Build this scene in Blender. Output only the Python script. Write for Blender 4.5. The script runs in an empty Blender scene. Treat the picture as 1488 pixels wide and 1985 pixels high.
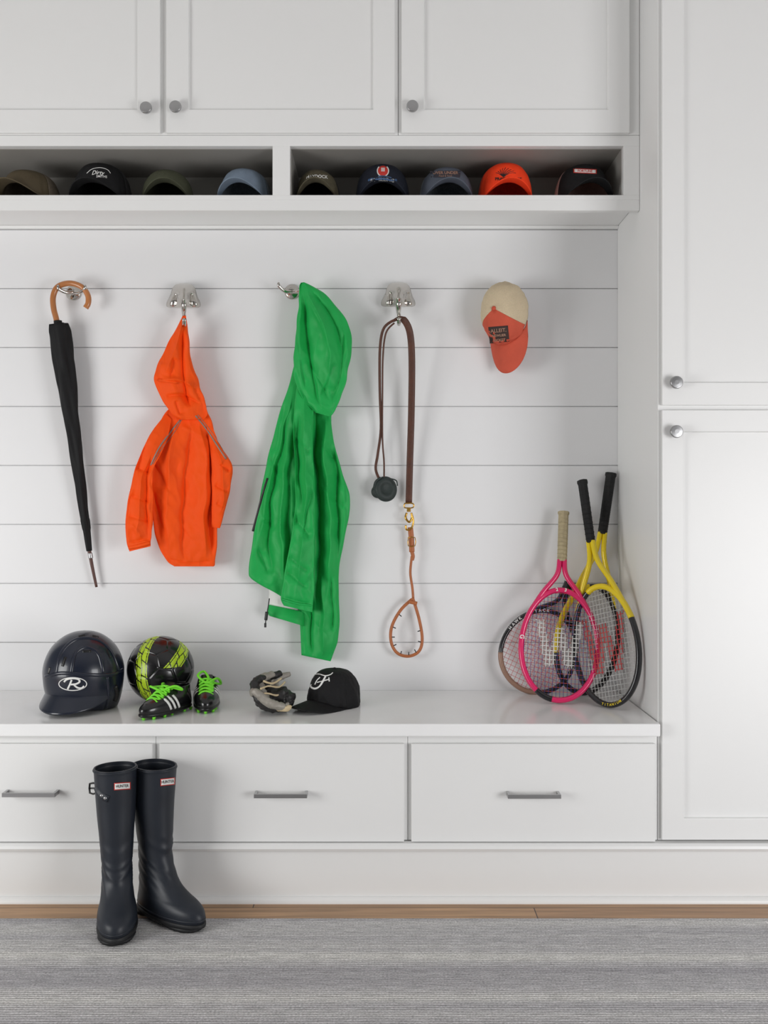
import bpy,bmesh,math,random
from mathutils import Vector,Matrix,noise
from mathutils.bvhtree import BVHTree
random.seed(4)
sc=bpy.context.scene
F=1764.0; CZ=1.057; VX=744.0; VY=992.5
def P(u,v,d): return Vector(((u-VX)*d/F,d,CZ-(v-VY)*d/F))
def X(u,d): return (u-VX)*d/F
def Z(v,d): return CZ-(v-VY)*d/F
WL={}; GEO={}
def lin(c):
    r=[]
    for x in c:
        x=x/255.0
        r.append(x/12.92 if x<=0.04045 else ((x+0.055)/1.055)**2.4)
    return tuple(r)+(1.0,)
def mat(name,col,rough=.5,metal=0.0,var=.06,vscale=20,bump=0.0,bscale=200,coat=0,sheen=0,stretch=None,spec=.5,bdist=.002,ntype=None):
    m=bpy.data.materials.new(name); m.use_nodes=True
    nt=m.node_tree; b=nt.nodes['Principled BSDF']
    c=lin(col)
    tc=nt.nodes.new('ShaderNodeTexCoord')
    mp=nt.nodes.new('ShaderNodeMapping'); nt.links.new(tc.outputs['Object'],mp.inputs[0])
    if stretch: mp.inputs['Scale'].default_value=stretch
    n=nt.nodes.new('ShaderNodeTexNoise'); n.inputs['Scale'].default_value=vscale; n.inputs['Detail'].default_value=4
    nt.links.new(mp.outputs[0],n.inputs['Vector'])
    mx=nt.nodes.new('ShaderNodeMix'); mx.data_type='RGBA'
    mx.inputs[6].default_value=tuple(x*(1-var) for x in c[:3])+(1,)
    mx.inputs[7].default_value=tuple(min(1,x*(1+var)) for x in c[:3])+(1,)
    nt.links.new(n.outputs['Fac'],mx.inputs[0]); nt.links.new(mx.outputs[2],b.inputs['Base Color'])
    b.inputs['Roughness'].default_value=rough; b.inputs['Metallic'].default_value=metal
    b.inputs['Coat Weight'].default_value=coat; b.inputs['Sheen Weight'].default_value=sheen
    b.inputs['Specular IOR Level'].default_value=spec
    if bump:
        n2=nt.nodes.new('ShaderNodeTexNoise'); n2.inputs['Scale'].default_value=bscale; n2.inputs['Detail'].default_value=3
        if ntype: n2.noise_type=ntype
        nt.links.new(mp.outputs[0],n2.inputs['Vector'])
        bp=nt.nodes.new('ShaderNodeBump'); bp.inputs['Strength'].default_value=bump; bp.inputs['Distance'].default_value=bdist
        nt.links.new(n2.outputs['Fac'],bp.inputs['Height']); nt.links.new(bp.outputs[0],b.inputs['Normal'])
    return m
WHITE=mat('white_paint',(231,231,230),.38,var=.012,vscale=3,bump=.03,bscale=60)
INTER=mat('cubby_interior_shade',(150,147,142),.55,var=.012,vscale=3)  # shade inside the cubbies put into the colour, greyer than the white paint
SHIP=mat('shiplap_paint',(228,228,229),.45,var=.015,vscale=3,bump=.04,bscale=50)
QUARTZ=mat('quartz_top',(240,240,240),.16,var=.035,vscale=9)
CEIL=mat('ceiling_paint',(225,225,225),.8,var=.01)
CHROME=mat('chrome',(200,196,190),.12,1,var=.01)
NICKEL=mat('brushed_nickel',(175,175,176),.28,1,var=.05,stretch=(1,40,40))
ORANGE=mat('orange_nylon',(244,82,10),.66,bump=.4,bscale=20,var=.06,vscale=12,spec=.22,bdist=.004,ntype='RIDGED_MULTIFRACTAL')
GREEN=mat('green_nylon',(27,166,78),.53,bump=.4,bscale=18,var=.08,vscale=12,spec=.3,bdist=.004,ntype='RIDGED_MULTIFRACTAL')
GREYREF=mat('grey_piping',(140,122,112),.4)
BLACKF=mat('black_fabric',(15,15,17),.68,bump=.3,bscale=300,var=.2,spec=.3)
BLACKP=mat('black_plastic',(14,14,15),.35)
BLACKR=mat('black_grip',(22,22,23),.75,bump=.5,bscale=250)
NAVYH=mat('navy_gloss_shell',(22,28,43),.28,coat=.25,var=.1)
BOOTM=mat('navy_rubber',(29,34,43),.46,var=.3,vscale=14,bump=.12,bscale=25,spec=.45)
SOLEM=mat('dark_rubber_sole',(18,19,22),.6,bump=.2)
WOODH=mat('varnished_wood',(176,112,62),.3,var=.25,vscale=30,stretch=(1,1,.2),coat=.3)
DKWOOD=mat('dark_wood_tip',(82,45,34),.35,var=.1)
LEATH=mat('brown_leather',(80,44,29),.55,var=.35,vscale=60,bump=.6,bscale=150)
TAN=mat('tan_leather',(172,100,56),.5,var=.2,vscale=40,bump=.3)
BRASS=mat('brass',(200,155,75),.22,1)
POUCH=mat('dark_green_pouch',(38,48,46),.6,bump=.4)
WHT=mat('white_print',(230,230,227),.5,var=.02)
RED=mat('red_print',(196,48,38),.5)
BLK=mat('black_print',(15,15,15),.5)
CREAM=mat('cream_mesh_fabric',(206,188,158),.8,bump=.9,bscale=420,var=.18,vscale=350)
CORAL=mat('coral_canvas',(200,82,58),.8,bump=.5,bscale=300,var=.16,vscale=25)
PATCH=mat('dark_leather_patch',(58,40,36),.7)
PATCHT=mat('patch_lettering',(170,130,110),.7)
LIME=mat('lime',(176,206,32),.4)
LACE=mat('neon_green_lace',(120,225,45),.5)
BALLK=mat('black_ball_leather',(14,14,16),.25,coat=.3)
PINK=mat('magenta_frame',(214,28,96),.25,coat=.4)
YEL=mat('yellow_frame',(236,208,20),.25,coat=.4)
FRK=mat('black_frame',(22,21,26),.25,coat=.4)
ORNF=mat('tan_frame',(150,116,98),.35)
CAMOG=mat('tan_worn_grip',(172,158,126),.8,var=.35,vscale=90,bump=.4)
STRW=mat('white_string',(218,218,215),.4)
STRB=mat('blue_string',(52,60,140),.4)
STRR=mat('red_string',(200,70,70),.4)
GLOVEK=mat('dark_glove_leather',(34,33,33),.5,bump=.8,bscale=70,var=.3,bdist=.004)
GLOVES=mat('silver_glove_leather',(150,145,136),.5,.15,bump=.8,bscale=60,var=.3,vscale=30,bdist=.004)
GLOVEC=mat('cream_glove_leather',(205,186,150),.65,bump=.6,bscale=80,var=.15)
def wood_floor():
    m=bpy.data.materials.new('oak_floor'); m.use_nodes=True; nt=m.node_tree; b=nt.nodes['Principled BSDF']
    tc=nt.nodes.new('ShaderNodeTexCoord'); mp=nt.nodes.new('ShaderNodeMapping')
    mp.inputs['Location'].default_value=(.35,.03,0)
    nt.links.new(tc.outputs['Object'],mp.inputs[0])
    br=nt.nodes.new('ShaderNodeTexBrick'); br.inputs['Scale'].default_value=1; br.inputs['Brick Width'].default_value=1.5; br.inputs['Row Height'].default_value=.13
    br.inputs['Mortar Size'].default_value=.0015; br.inputs['Color1'].default_value=lin((184,146,108)); br.inputs['Color2'].default_value=lin((168,130,96)); br.inputs['Mortar'].default_value=lin((70,45,30))
    nt.links.new(mp.outputs[0],br.inputs['Vector'])
    mp2=nt.nodes.new('ShaderNodeMapping'); mp2.inputs['Scale'].default_value=(3,60,1); nt.links.new(tc.outputs['Object'],mp2.inputs[0])
    n=nt.nodes.new('ShaderNodeTexNoise'); n.inputs['Scale'].default_value=1; n.inputs['Detail'].default_value=6; n.inputs['Distortion'].default_value=.6; nt.links.new(mp2.outputs[0],n.inputs['Vector'])
    r=nt.nodes.new('ShaderNodeValToRGB'); r.color_ramp.elements[0].color=(.62,.6,.58,1); r.color_ramp.elements[1].color=(1.15,1.15,1.15,1); r.color_ramp.elements[0].position=.3; r.color_ramp.elements[1].position=.7
    nt.links.new(n.outputs['Fac'],r.inputs[0])
    mx=nt.nodes.new('ShaderNodeMix'); mx.data_type='RGBA'; mx.blend_type='MULTIPLY'; mx.inputs[0].default_value=1
    nt.links.new(br.outputs['Color'],mx.inputs[6]); nt.links.new(r.outputs[0],mx.inputs[7]); nt.links.new(mx.outputs[2],b.inputs['Base Color'])
    b.inputs['Roughness'].default_value=.4
    return m
def rug_mat():
    m=bpy.data.materials.new('striped_grey_weave'); m.use_nodes=True; nt=m.node_tree; b=nt.nodes['Principled BSDF']
    tc=nt.nodes.new('ShaderNodeTexCoord')
    def nz(scale,det,vec):
        mp=nt.nodes.new('ShaderNodeMapping'); mp.inputs['Scale'].default_value=vec; nt.links.new(tc.outputs['Object'],mp.inputs[0])
        n=nt.nodes.new('ShaderNodeTexNoise'); n.inputs['Scale'].default_value=scale; n.inputs['Detail'].default_value=det; nt.links.new(mp.outputs[0],n.inputs['Vector']); return n
    a=nz(1,2,(.12,9,1)); c=nz(1,2,(20,190,1)); e=nz(1,3,(210,260,1))
    r=nt.nodes.new('ShaderNodeValToRGB'); cr=r.color_ramp
    cr.elements[0].position=.34; cr.elements[0].color=lin((170,167,173)); cr.elements[1].position=.62; cr.elements[1].color=lin((236,234,230))
    x=cr.elements.new(.48); x.color=lin((206,204,206))
    nt.links.new(a.outputs['Fac'],r.inputs[0])
    wv=nt.nodes.new('ShaderNodeTexWave'); wv.bands_direction='Y'; wv.inputs['Scale'].default_value=36; wv.inputs['Distortion'].default_value=.5; nt.links.new(tc.outputs['Object'],wv.inputs['Vector'])
    def mul(inp,fac,lo,hi,f0=.3,f1=.7):
        rr=nt.nodes.new('ShaderNodeMapRange'); rr.inputs['From Min'].default_value=f0; rr.inputs['From Max'].default_value=f1; rr.inputs['To Min'].default_value=lo; rr.inputs['To Max'].default_value=hi
        nt.links.new(fac,rr.inputs[0])
        mx=nt.nodes.new('ShaderNodeMix'); mx.data_type='RGBA'; mx.blend_type='MULTIPLY'; mx.inputs[0].default_value=1
        nt.links.new(inp,mx.inputs[6]); nt.links.new(rr.outputs[0],mx.inputs[7]); return mx.outputs[2]
    o=mul(r.outputs[0],c.outputs['Fac'],.72,1.1); o=mul(o,e.outputs['Fac'],.58,1.2); o=mul(o,wv.outputs['Fac'],.78,1.06,0,1)
    nt.links.new(o,b.inputs['Base Color']); b.inputs['Roughness'].default_value=.95
    bp=nt.nodes.new('ShaderNodeBump'); bp.inputs['Strength'].default_value=.5; bp.inputs['Distance'].default_value=.003
    nt.links.new(wv.outputs['Fac'],bp.inputs['Height']); nt.links.new(bp.outputs[0],b.inputs['Normal'])
    return m
# ---------------------------------------------------------------- mesh helpers
def mk(name,verts,faces,m,smooth=True,label=None,bevel=0,solid=0,sub=0,fm=None,seg=2):
    vs=[Vector(v) for v in verts]
    lo=Vector([min(v[i] for v in vs) for i in range(3)]); hi=Vector([max(v[i] for v in vs) for i in range(3)])
    c=(lo+hi)/2
    me=bpy.data.meshes.new(name); me.from_pydata([v-c for v in vs],[],[list(f) for f in faces])
    for mm in (m if isinstance(m,list) else [m]): me.materials.append(mm)
    if fm: 
        for p,i in zip(me.polygons,fm): p.material_index=i
    bm=bmesh.new(); bm.from_mesh(me); bmesh.ops.recalc_face_normals(bm,faces=bm.faces); bm.to_mesh(me); bm.free()
    for p in me.polygons: p.use_smooth=smooth
    ob=bpy.data.objects.new(name,me); sc.collection.objects.link(ob); ob.location=c
    WL[ob.name]=c.copy(); GEO[ob.name]=(vs,[list(f) for f in faces],lo,hi)
    if label: ob['label']=label
    if solid:
        s=ob.modifiers.new('solid','SOLIDIFY'); s.thickness=solid; s.offset=0
    if bevel:
        b=ob.modifiers.new('bevel','BEVEL'); b.width=bevel; b.segments=seg; b.limit_method='ANGLE'; b.angle_limit=.6
    return ob
def attach(ch,pa):
    ch.parent=pa; ch.matrix_parent_inverse=Matrix.Translation(-WL[pa.name])
def thing(name,label,cat,parts,group=None):
    fl=[p[0] if isinstance(p,tuple) else p for p in parts]
    lo=Vector([min(GEO[o.name][2][i] for o in fl) for i in range(3)]); hi=Vector([max(GEO[o.name][3][i] for o in fl) for i in range(3)])
    e=bpy.data.objects.new(name,None); sc.collection.objects.link(e); e.empty_display_size=.05
    e.location=Vector(((lo.x+hi.x)/2,(lo.y+hi.y)/2,lo.z)); WL[e.name]=e.location.copy()
    e['label']=label; e['category']=cat
    if group: e['group']=group
    for p in parts:
        if isinstance(p,tuple):
            attach(p[0],e)
            for s in p[1]: attach(s,p[0])
        else: attach(p,e)
    return e
def top(ob,label,cat,group=None):
    ob['label']=label; ob['category']=cat
    if group: ob['group']=group
    return ob
def struct(ob): ob['kind']='structure'; return ob
def box(x0,x1,y0,y1,z0,z1):
    v=[(x0,y0,z0),(x1,y0,z0),(x1,y1,z0),(x0,y1,z0),(x0,y0,z1),(x1,y0,z1),(x1,y1,z1),(x0,y1,z1)]
    return v,[(0,3,2,1),(4,5,6,7),(0,1,5,4),(1,2,6,5),(2,3,7,6),(3,0,4,7)]
def comb(*gs):
    V=[];Fc=[]
    for v,f in gs:
        o=len(V); V+=list(v); Fc+=[[i+o for i in q] for q in f]
    return V,Fc
def xf(g,M): return [M@Vector(v) for v in g[0]],g[1]
def cr(pts,k):
    out=[]; n=len(pts)
    for i in range(n-1):
        p0=pts[max(i-1,0)];p1=pts[i];p2=pts[i+1];p3=pts[min(i+2,n-1)]
        for j in range(k):
            t=j/k
            out.append(tuple(.5*((2*b)+(-a+c)*t+(2*a-5*b+4*c-d)*t*t+(-a+3*b-3*c+d)*t**3) for a,b,c,d in zip(p0,p1,p2,p3)))
    out.append(tuple(pts[-1])); return out
def tube(pts,r,n=10,cyc=False,ref=None,flat=1.0,wr=0):
    pts=[Vector(p) for p in pts]; N=len(pts); V=[];Fc=[]
    nr=None
    for i,p in enumerate(pts):
        a=pts[(i-1)%N] if (cyc or i>0) else p; b=pts[(i+1)%N] if (cyc or i<N-1) else p
        t=(b-a).normalized()
        if t.length<.5: t=Vector((0,0,1))
        if ref is not None:
            side=t.cross(ref)
            if side.length<1e-3: side=t.orthogonal()
            side.normalize(); nn=side.cross(t).normalized()
        else:
            if nr is None: nr=t.orthogonal().normalized()
            nn=(nr-t*nr.dot(t)).normalized(); nr=nn; side=t.cross(nn).normalized()
        rr=r[min(i,len(r)-1)] if isinstance(r,(list,tuple)) else (r(i/(N-1)) if callable(r) else r)
        for k in range(n):
            an=2*math.pi*k/n
            q=p+side*math.cos(an)*rr+nn*math.sin(an)*rr*flat
            if wr: q=p+(q-p)*(1+wr*noise.noise(q*110)+wr*.6*noise.noise(q*230))
            V.append(q)
    M=N if cyc else N-1
    for i in range(M):
        for k in range(n):
            a=i*n+k;b=i*n+(k+1)%n;c=((i+1)%N)*n+(k+1)%n;d=((i+1)%N)*n+k; Fc.append((a,b,c,d))
    if not cyc: Fc.append(tuple(range(n))); Fc.append(tuple(range((N-1)*n,N*n)))
    return V,Fc
def ptube(pp,r,k=6,cyc=False,**kw):
    if cyc: q=cr(list(pp)+[pp[0]],k)[:-1]
    else: q=cr(pp,k)
    return tube([P(*a) for a in q],r,cyc=cyc,**kw)
def revolve(prof,M,n=32):
    V=[];Fc=[]
    for r,z in prof:
        for k in range(n):
            a=2*math.pi*k/n; V.append(M@Vector((r*math.cos(a),r*math.sin(a),z)))
    for i in range(len(prof)-1):
        for k in range(n): Fc.append((i*n+k,i*n+(k+1)%n,(i+1)*n+(k+1)%n,(i+1)*n+k))
    Fc.append(tuple(range(n))); Fc.append(tuple(range((len(prof)-1)*n,len(prof)*n)))
    return V,Fc
def ringloft(rings,M,n=44,k=4,closed=True,inner=None,pw=1.0,deep=2.0):
    R=cr(rings,k)
    if inner: R=R+[(z,yb+inner,yf-inner,hw-inner) for z,yb,yf,hw in reversed(R[-int(k*deep):])]
    V=[];Fc=[]
    for z,yb,yf,hw in R:
        cy=(yb+yf)/2; ry=(yf-yb)/2
        for j in range(n):
            a=2*math.pi*j/n; c=math.cos(a);s=math.sin(a)
            V.append(M@Vector((hw*math.copysign(abs(s)**pw,s),cy+ry*math.copysign(abs(c)**pw,c),z)))
    for i in range(len(R)-1):
        for j in range(n): Fc.append((i*n+j,i*n+(j+1)%n,(i+1)*n+(j+1)%n,(i+1)*n+j))
    Fc.append(tuple(range(n)))
    if closed: Fc.append(tuple(range((len(R)-1)*n,len(R)*n)))
    return V,Fc
def basis(o,fwd,up,s=1.0):
    f=Vector(fwd).normalized(); u=Vector(up); u=(u-f*u.dot(f)).normalized(); x=f.cross(u)
    M=Matrix(((x.x,f.x,u.x,o[0]),(x.y,f.y,u.y,o[1]),(x.z,f.z,u.z,o[2]),(0,0,0,1)))
    if isinstance(s,(int,float)): s=(s,s,s)
    return M@Matrix.Diagonal((s[0],s[1],s[2],1))
class Surf:
    def __init__(s,*obs):
        V=[];Fc=[]
        for o in obs:
            n=len(V); V+=GEO[o.name][0]; Fc+=[[i+n for i in f] for f in GEO[o.name][1]]
        s.b=BVHTree.FromPolygons(V,Fc); s.last=2.7
    def __call__(s,u,v,off=.002):
        o=Vector((0,0,CZ)); d=(P(u,v,1)-o).normalized()
        h=s.b.ray_cast(o,d)
        if h[0] is None: return P(u,v,s.last-off)
        s.last=h[0].y
        return h[0]-d*off
YV=Vector((0,1,0))
def dline(name,pts,surf,r,m,off=.001,k=6,flat=.5,n=6,cyc=False,label=None):
    q=cr(list(pts)+([pts[0]] if cyc else []),k)
    if cyc:q=q[:-1]
    g=tube([surf(a[0],a[1],off) for a in q],r,n=n,cyc=cyc,ref=YV,flat=flat)
    return mk(name,*g,m,label=label)
def dlines(surf,lines,r,off=.001,k=5,flat=.5,n=6):
    gs=[]
    for pts in lines:
        gs.append(tube([surf(a[0],a[1],off) for a in cr(pts,k)],r,n=n,ref=YV,flat=flat))
    return comb(*gs)
def dpatch(name,corners,surf,m,off=.0015,n=8,label=None,thick=0):
    a,b,c,d=corners; V=[];Fc=[]
    for i in range(n+1):
        for j in range(n+1):
            s=i/n;t=j/n
            u=(a[0]*(1-s)+b[0]*s)*(1-t)+(d[0]*(1-s)+c[0]*s)*t; v=(a[1]*(1-s)+b[1]*s)*(1-t)+(d[1]*(1-s)+c[1]*s)*t
            V.append(surf(u,v,off))
    for i in range(n):
        for j in range(n): Fc.append((i*(n+1)+j,(i+1)*(n+1)+j,(i+1)*(n+1)+j+1,i*(n+1)+j+1))
    return mk(name,V,Fc,m,label=label,solid=.0006)
def text2d(s,size,shear=0,bold=.0,space=1.0):
    cu=bpy.data.curves.new('t','FONT'); cu.body=s; cu.size=size; cu.align_x='CENTER'; cu.align_y='CENTER'; cu.shear=shear; cu.offset=bold; cu.resolution_u=3; cu.space_character=space
    o=bpy.data.objects.new('t',cu); sc.collection.objects.link(o)
    dg=bpy.context.evaluated_depsgraph_get(); dg.update()
    me=bpy.data.meshes.new_from_object(o.evaluated_get(dg))
    V=[(v.co.x,v.co.y) for v in me.vertices]; Fc=[list(p.vertices) for p in me.polygons]
    bpy.data.objects.remove(o); bpy.data.meshes.remove(me); bpy.data.curves.remove(cu)
    return V,Fc
def dtext(name,s,size,u,v,surf,m,rot=0,off=.0025,sx=1.0,shear=0,bold=0,arc=0):
    V,Fc=text2d(s,size,shear,bold)
    if not V: return None
    c,sn=math.cos(rot),math.sin(rot); W=[]
    for x,y in V:
        x*=sx; y2=y-arc*x*x
        W.append(surf(u+x*c-y2*sn, v-(x*sn+y2*c),off))
    return mk(name,W,Fc,m,smooth=False)
def drape(rows,d0,front,back,folds=(),nz=(.004,40,90,0.3),seed=0,nr=150,nc=90,pw=.42,wn=60.0,wob=3.0,fe=1.0):
    rows=[tuple(r)+((1.0,) if len(r)<5 else ())+((0.0,) if len(r)<6 else ()) for r in rows]
    k=max(2,int(nr/(len(rows)-1))); R=cr(rows,k); N=len(R); V=[];Fc=[]
    segs=[]
    for pts,wl,wr,amp in folds:
        q=cr(pts,4); us=[p[0] for p in q]; vs=[p[1] for p in q]; w=max(wl,wr)*3.4
        segs.append((q,wl,wr,amp,min(us)-w,max(us)+w,min(vs)-w,max(vs)+w))
    a,sx,sy,ang=nz; cA,sA=math.cos(ang),math.sin(ang)
    def disp(u,v):
        t=0
        uu=u+5*noise.noise(Vector((u/40.0,v/45.0,seed+31))); vv=v
        for q,wl,wr,amp,u0,u1,v0,v1 in segs:
            if uu<u0 or uu>u1 or vv<v0 or vv>v1: continue
            bd=1e9; L_=len(q)-1; bi=0; sd=0
            for i in range(L_):
                ax,ay=q[i][:2];bx,by=q[i+1][:2]; dx=bx-ax;dy=by-ay
                L=dx*dx+dy*dy
                h=max(0,min(1,((uu-ax)*dx+(vv-ay)*dy)/L)) if L else 0
                ex=uu-ax-h*dx; ey=vv-ay-h*dy
                dd=ex*ex+ey*ey
                if dd<bd: bd=dd; bi=(i+h)/L_; sd=(ex*dy-ey*dx)
            bd=math.sqrt(bd); tp=min(1,bi*4,(1-bi)*4); tp=tp*tp*(3-2*tp)
            w=wr if sd>0 else wl
            t+=amp*math.exp(-(bd/w)**fe)*tp
        x=(u*cA-v*sA)/sx; y=(u*sA+v*cA)/sy
        wx=x+.5*noise.noise(Vector((u/50.0,v/50.0,seed+20)))
        t+=a*1.5*noise.noise(Vector((wx*.8,y*.8,seed)))
        d=noise.voronoi(Vector((wx*.9,y*.9,seed)))[0]
        t-=a*1.0*(d[0]-.35)
        d=noise.voronoi(Vector((u/17.0+v/60.0,v/26.0,seed+5)))[0]
        t-=a*.42*(d[0]-.35)
        t-=a*.75*abs(noise.noise(Vector((u/22.0-v/70.0,v/34.0,seed+12))))
        return t
    ns=nc
    for i,row in enumerate(R):
        uL,vL,uR,vR,th,do=row; t=i/(N-1)
        wd=min(1.0,abs(uR-uL)/wn)
        e1=wob*noise.noise(Vector((i*.07,seed,1)))*min(1,abs(uR-uL)/80); e2=wob*noise.noise(Vector((i*.07,seed,7)))*min(1,abs(uR-uL)/80)
        uL+=e1;uR+=e2
        for j in range(ns+1):
            s=j/ns; sn=max(0,math.sin(math.pi*s)); u=uL+(uR-uL)*s; v=vL+(vR-vL)*s
            y=d0+do-front*th*wd*sn**pw-disp(u,v)*min(1,sn*4)*min(1,th)
            V.append(P(u,v,min(y,2.893)))
        for j in range(ns-1,0,-1):
            s=j/ns; sn=max(0,math.sin(math.pi*s)); u=uL+(uR-uL)*s; v=vL+(vR-vL)*s
            V.append(P(u,v,min(d0+do+back*wd*th*sn**pw,2.896)))
    m=2*ns
    for i in range(N-1):
        for j in range(m): Fc.append((i*m+j,i*m+(j+1)%m,(i+1)*m+(j+1)%m,(i+1)*m+j))
    Fc.append(tuple(range(m))); Fc.append(tuple(range((N-1)*m,N*m)))
    return V,Fc
# ================================================================ ROOM
YB=2.90; XP=.744; XL=-1.6; YFR=2.475; YD=2.462; YU=2.648; YUD=2.635; XR=1.5
DT=.0128
ZB=.489
struct(mk('floor',*box(-3,3,-2.5,3.0,-.05,0),wood_floor(),smooth=False))
struct(mk('ceiling',*box(-3,3,-2.5,3.0,2.75,2.8),CEIL,smooth=False))
zs=[Z(445+114.3*i,YB) for i in range(0,8)]
edges=[2.75]+[z for z in zs]+[0.0]
gs=[box(XL,XR,YB+.008,YB+.06,0,2.75)]
for a,b in zip(edges[:-1],edges[1:]): gs.append(box(XL,XR,YB,YB+.0085,b+.0012,a-.0012))
struct(mk('wall_back',*comb(*gs),SHIP,smooth=False,bevel=.0008,seg=1))
struct(mk('baseboard_back',*box(XL,XR,2.468,2.49,0,.142),WHITE,smooth=False,bevel=.002))
def prof_x(prof,x0,x1):
    n=len(prof); V=[(x0,y,z) for y,z in prof]+[(x1,y,z) for y,z in prof]
    return V,[(i,(i+1)%n,(i+1)%n+n,i+n) for i in range(n)]+[tuple(range(n)),tuple(range(n,2*n))]
struct(mk('trim_1',*prof_x([(2.49,.139),(2.462,.139),(2.452,.143),(2.448,.150),(2.450,.157),(2.458,.162),(2.49,.163)],XL,XR),WHITE,smooth=False))
q=[(2.452+.016*(1-math.cos(a*math.pi/12)),.016*math.sin(a*math.pi/12)) for a in range(7)]
struct(mk('trim_2',*prof_x([(2.49,0)]+[(2.452,0)]+q[1:]+[(2.49,.018)],XL,XR),WHITE,smooth=False))
struct(mk('trim_3',*box(XL,XP,2.885,2.9,1.957,1.9655),WHITE,smooth=False,bevel=.001))
top(mk('rug',*box(-2.2,2.2,-.8,2.352,0.0,.008),rug_mat(),smooth=False,bevel=.003),'flat woven grey rug with fine horizontal stripes','rug')
def shaker(x0,x1,z0,z1,yf,sl,sr,rt,rb,rec=.009,th=DT):
    o=[(x0,z0),(x1,z0),(x1,z1),(x0,z1)]; i_=[(x0+sl,z0+rb),(x1-sr,z0+rb),(x1-sr,z1-rt),(x0+sl,z1-rt)]
    e=.002; j_=[(x0+sl+e,z0+rb+e),(x1-sr-e,z0+rb+e),(x1-sr-e,z1-rt-e),(x0+sl+e,z1-rt-e)]
    V=[(x,yf,z) for x,z in o]+[(x,yf,z) for x,z in i_]+[(x,yf+rec,z) for x,z in j_]+[(x,yf+th,z) for x,z in o]
    Fc=[]
    for k in range(4):
        n=(k+1)%4
        Fc+=[(k,n,4+n,4+k),(4+k,4+n,8+n,8+k),(k,12+k,12+n,n)]
    Fc+=[(8,9,10,11),(12,13,14,15)]
    return V,Fc
def knob(u,v,yf):
    M=Matrix.Translation(P(u,v,yf-.012)); M.translation.y=yf
    M=M@Matrix.Rotation(math.pi/2,4,'X')
    g=revolve([(.009,0),(.009,.002),(.0055,.004),(.0055,.013),(.0165,.0145),(.0172,.017),(.0172,.022),(.0155,.0245),(.006,.025)],M,32)
    return mk('knob',*g,NICKEL,smooth=False,label='round polished metal knob',bevel=.0006)
def carcass(x0,x1,y0,y1,z0,z1): return mk('body',*box(x0,x1,y0,y1,z0,z1),WHITE,smooth=False,bevel=.0015)
ZC=Z(262,YU); ZT=2.7
gap_mid=X(771.5,YU)
def udoor(u0,u1,sl,sr):
    return mk('door',*shaker(X(u0,YUD),X(u1,YUD),Z(257,YUD),2.66,YUD,sl,sr,.07,.067),WHITE,smooth=False,bevel=.0012,label='white painted recessed-panel door')
k1=knob(284,211,YUD);k2=knob(341,209,YUD);k3=knob(799,208,YUD)
thing('wall_cabinet','white painted double-door wall cabinet above the open cubbies','cabinet',
 [carcass(X(-300,YU),gap_mid-.0005,YU,YB-.002,ZC+.0005,ZT),(udoor(-140,310,.065,.065),[k1]),(udoor(322,765,.065,.062),[k2])])
thing('wall_cabinet','white painted single-door wall cabinet beside the tall cabinet','cabinet',
 [carcass(gap_mid+.0005,XP-.001,YU,YB-.002,ZC+.0005,ZT),(udoor(778,1220,.065,.062),[k3])])
zt=Z(283,YU); zb=Z(378,YU); zf=Z(408,YU)
pl=X(528,YU);pr=X(562,YU);rr=X(1208,YU); xs=XL+.05
gs=[box(xs,XP-.001,YU,YB-.002,zt,ZC-.0005), box(xs,XP-.001,YU,YB-.002,zb-.0135,zb), box(xs,XP-.001,YU,YU+.02,zf,zb-.0135),
    box(pl,pr,YU,YB-.002,zb,zt), box(rr,XP-.001,YU,YB-.002,zb,zt), box(xs,xs+.03,YU,YB-.002,zb,zt)]
cub=mk('frame',*comb(*gs),WHITE,smooth=False,bevel=.0008,seg=1)
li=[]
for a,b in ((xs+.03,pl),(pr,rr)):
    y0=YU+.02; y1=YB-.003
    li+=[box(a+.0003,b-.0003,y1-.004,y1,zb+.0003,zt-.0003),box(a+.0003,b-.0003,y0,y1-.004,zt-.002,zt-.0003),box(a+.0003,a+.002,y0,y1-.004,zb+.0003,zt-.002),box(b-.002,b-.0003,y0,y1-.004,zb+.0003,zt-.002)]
lnr=mk('interior_shade_liner',*comb(*li),INTER,smooth=False,label='cubby interior greyed to stand for shade')
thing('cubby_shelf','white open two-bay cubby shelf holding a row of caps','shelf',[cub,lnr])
tb=mk('body',*box(XP,XR,YFR,YB-.001,.165,ZT),WHITE,smooth=False,bevel=.0015)
x0=X(1283,YD); x1=x0+.47
du=mk('door',*shaker(x0,x1,Z(785,YD),2.62,YD,.0585,.0585,.06,.0605),WHITE,smooth=False,bevel=.0012)
dl=mk('door',*shaker(x0,x1,Z(1628,YD),Z(795,YD),YD,.0585,.0585,.0575,.0575),WHITE,smooth=False,bevel=.0012)
thing('tall_cabinet','tall white painted cabinet with stacked recessed-panel doors','cabinet',[tb,(du,[knob(1309,742,YD)]),(dl,[knob(1309,837,YD)])])
def pull(u0,u1,v):
    a=X(u0,YD-.03);b=X(u1,YD-.03);z=Z(v,YD-.03);h=.0055
    g=comb(box(a,b,YD-.033,YD-.027,z-h,z+h),box(a,a+.007,YD-.028,YD,z-h,z+h),box(b-.007,b,YD-.028,YD,z-h,z+h))
    return mk('handle',*g,NICKEL,smooth=False,label='brushed nickel bar pull',bevel=.0006,seg=1)
xb=[X(-190,YFR),X(302,YFR),X(790,YFR),XP-.001]
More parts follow.
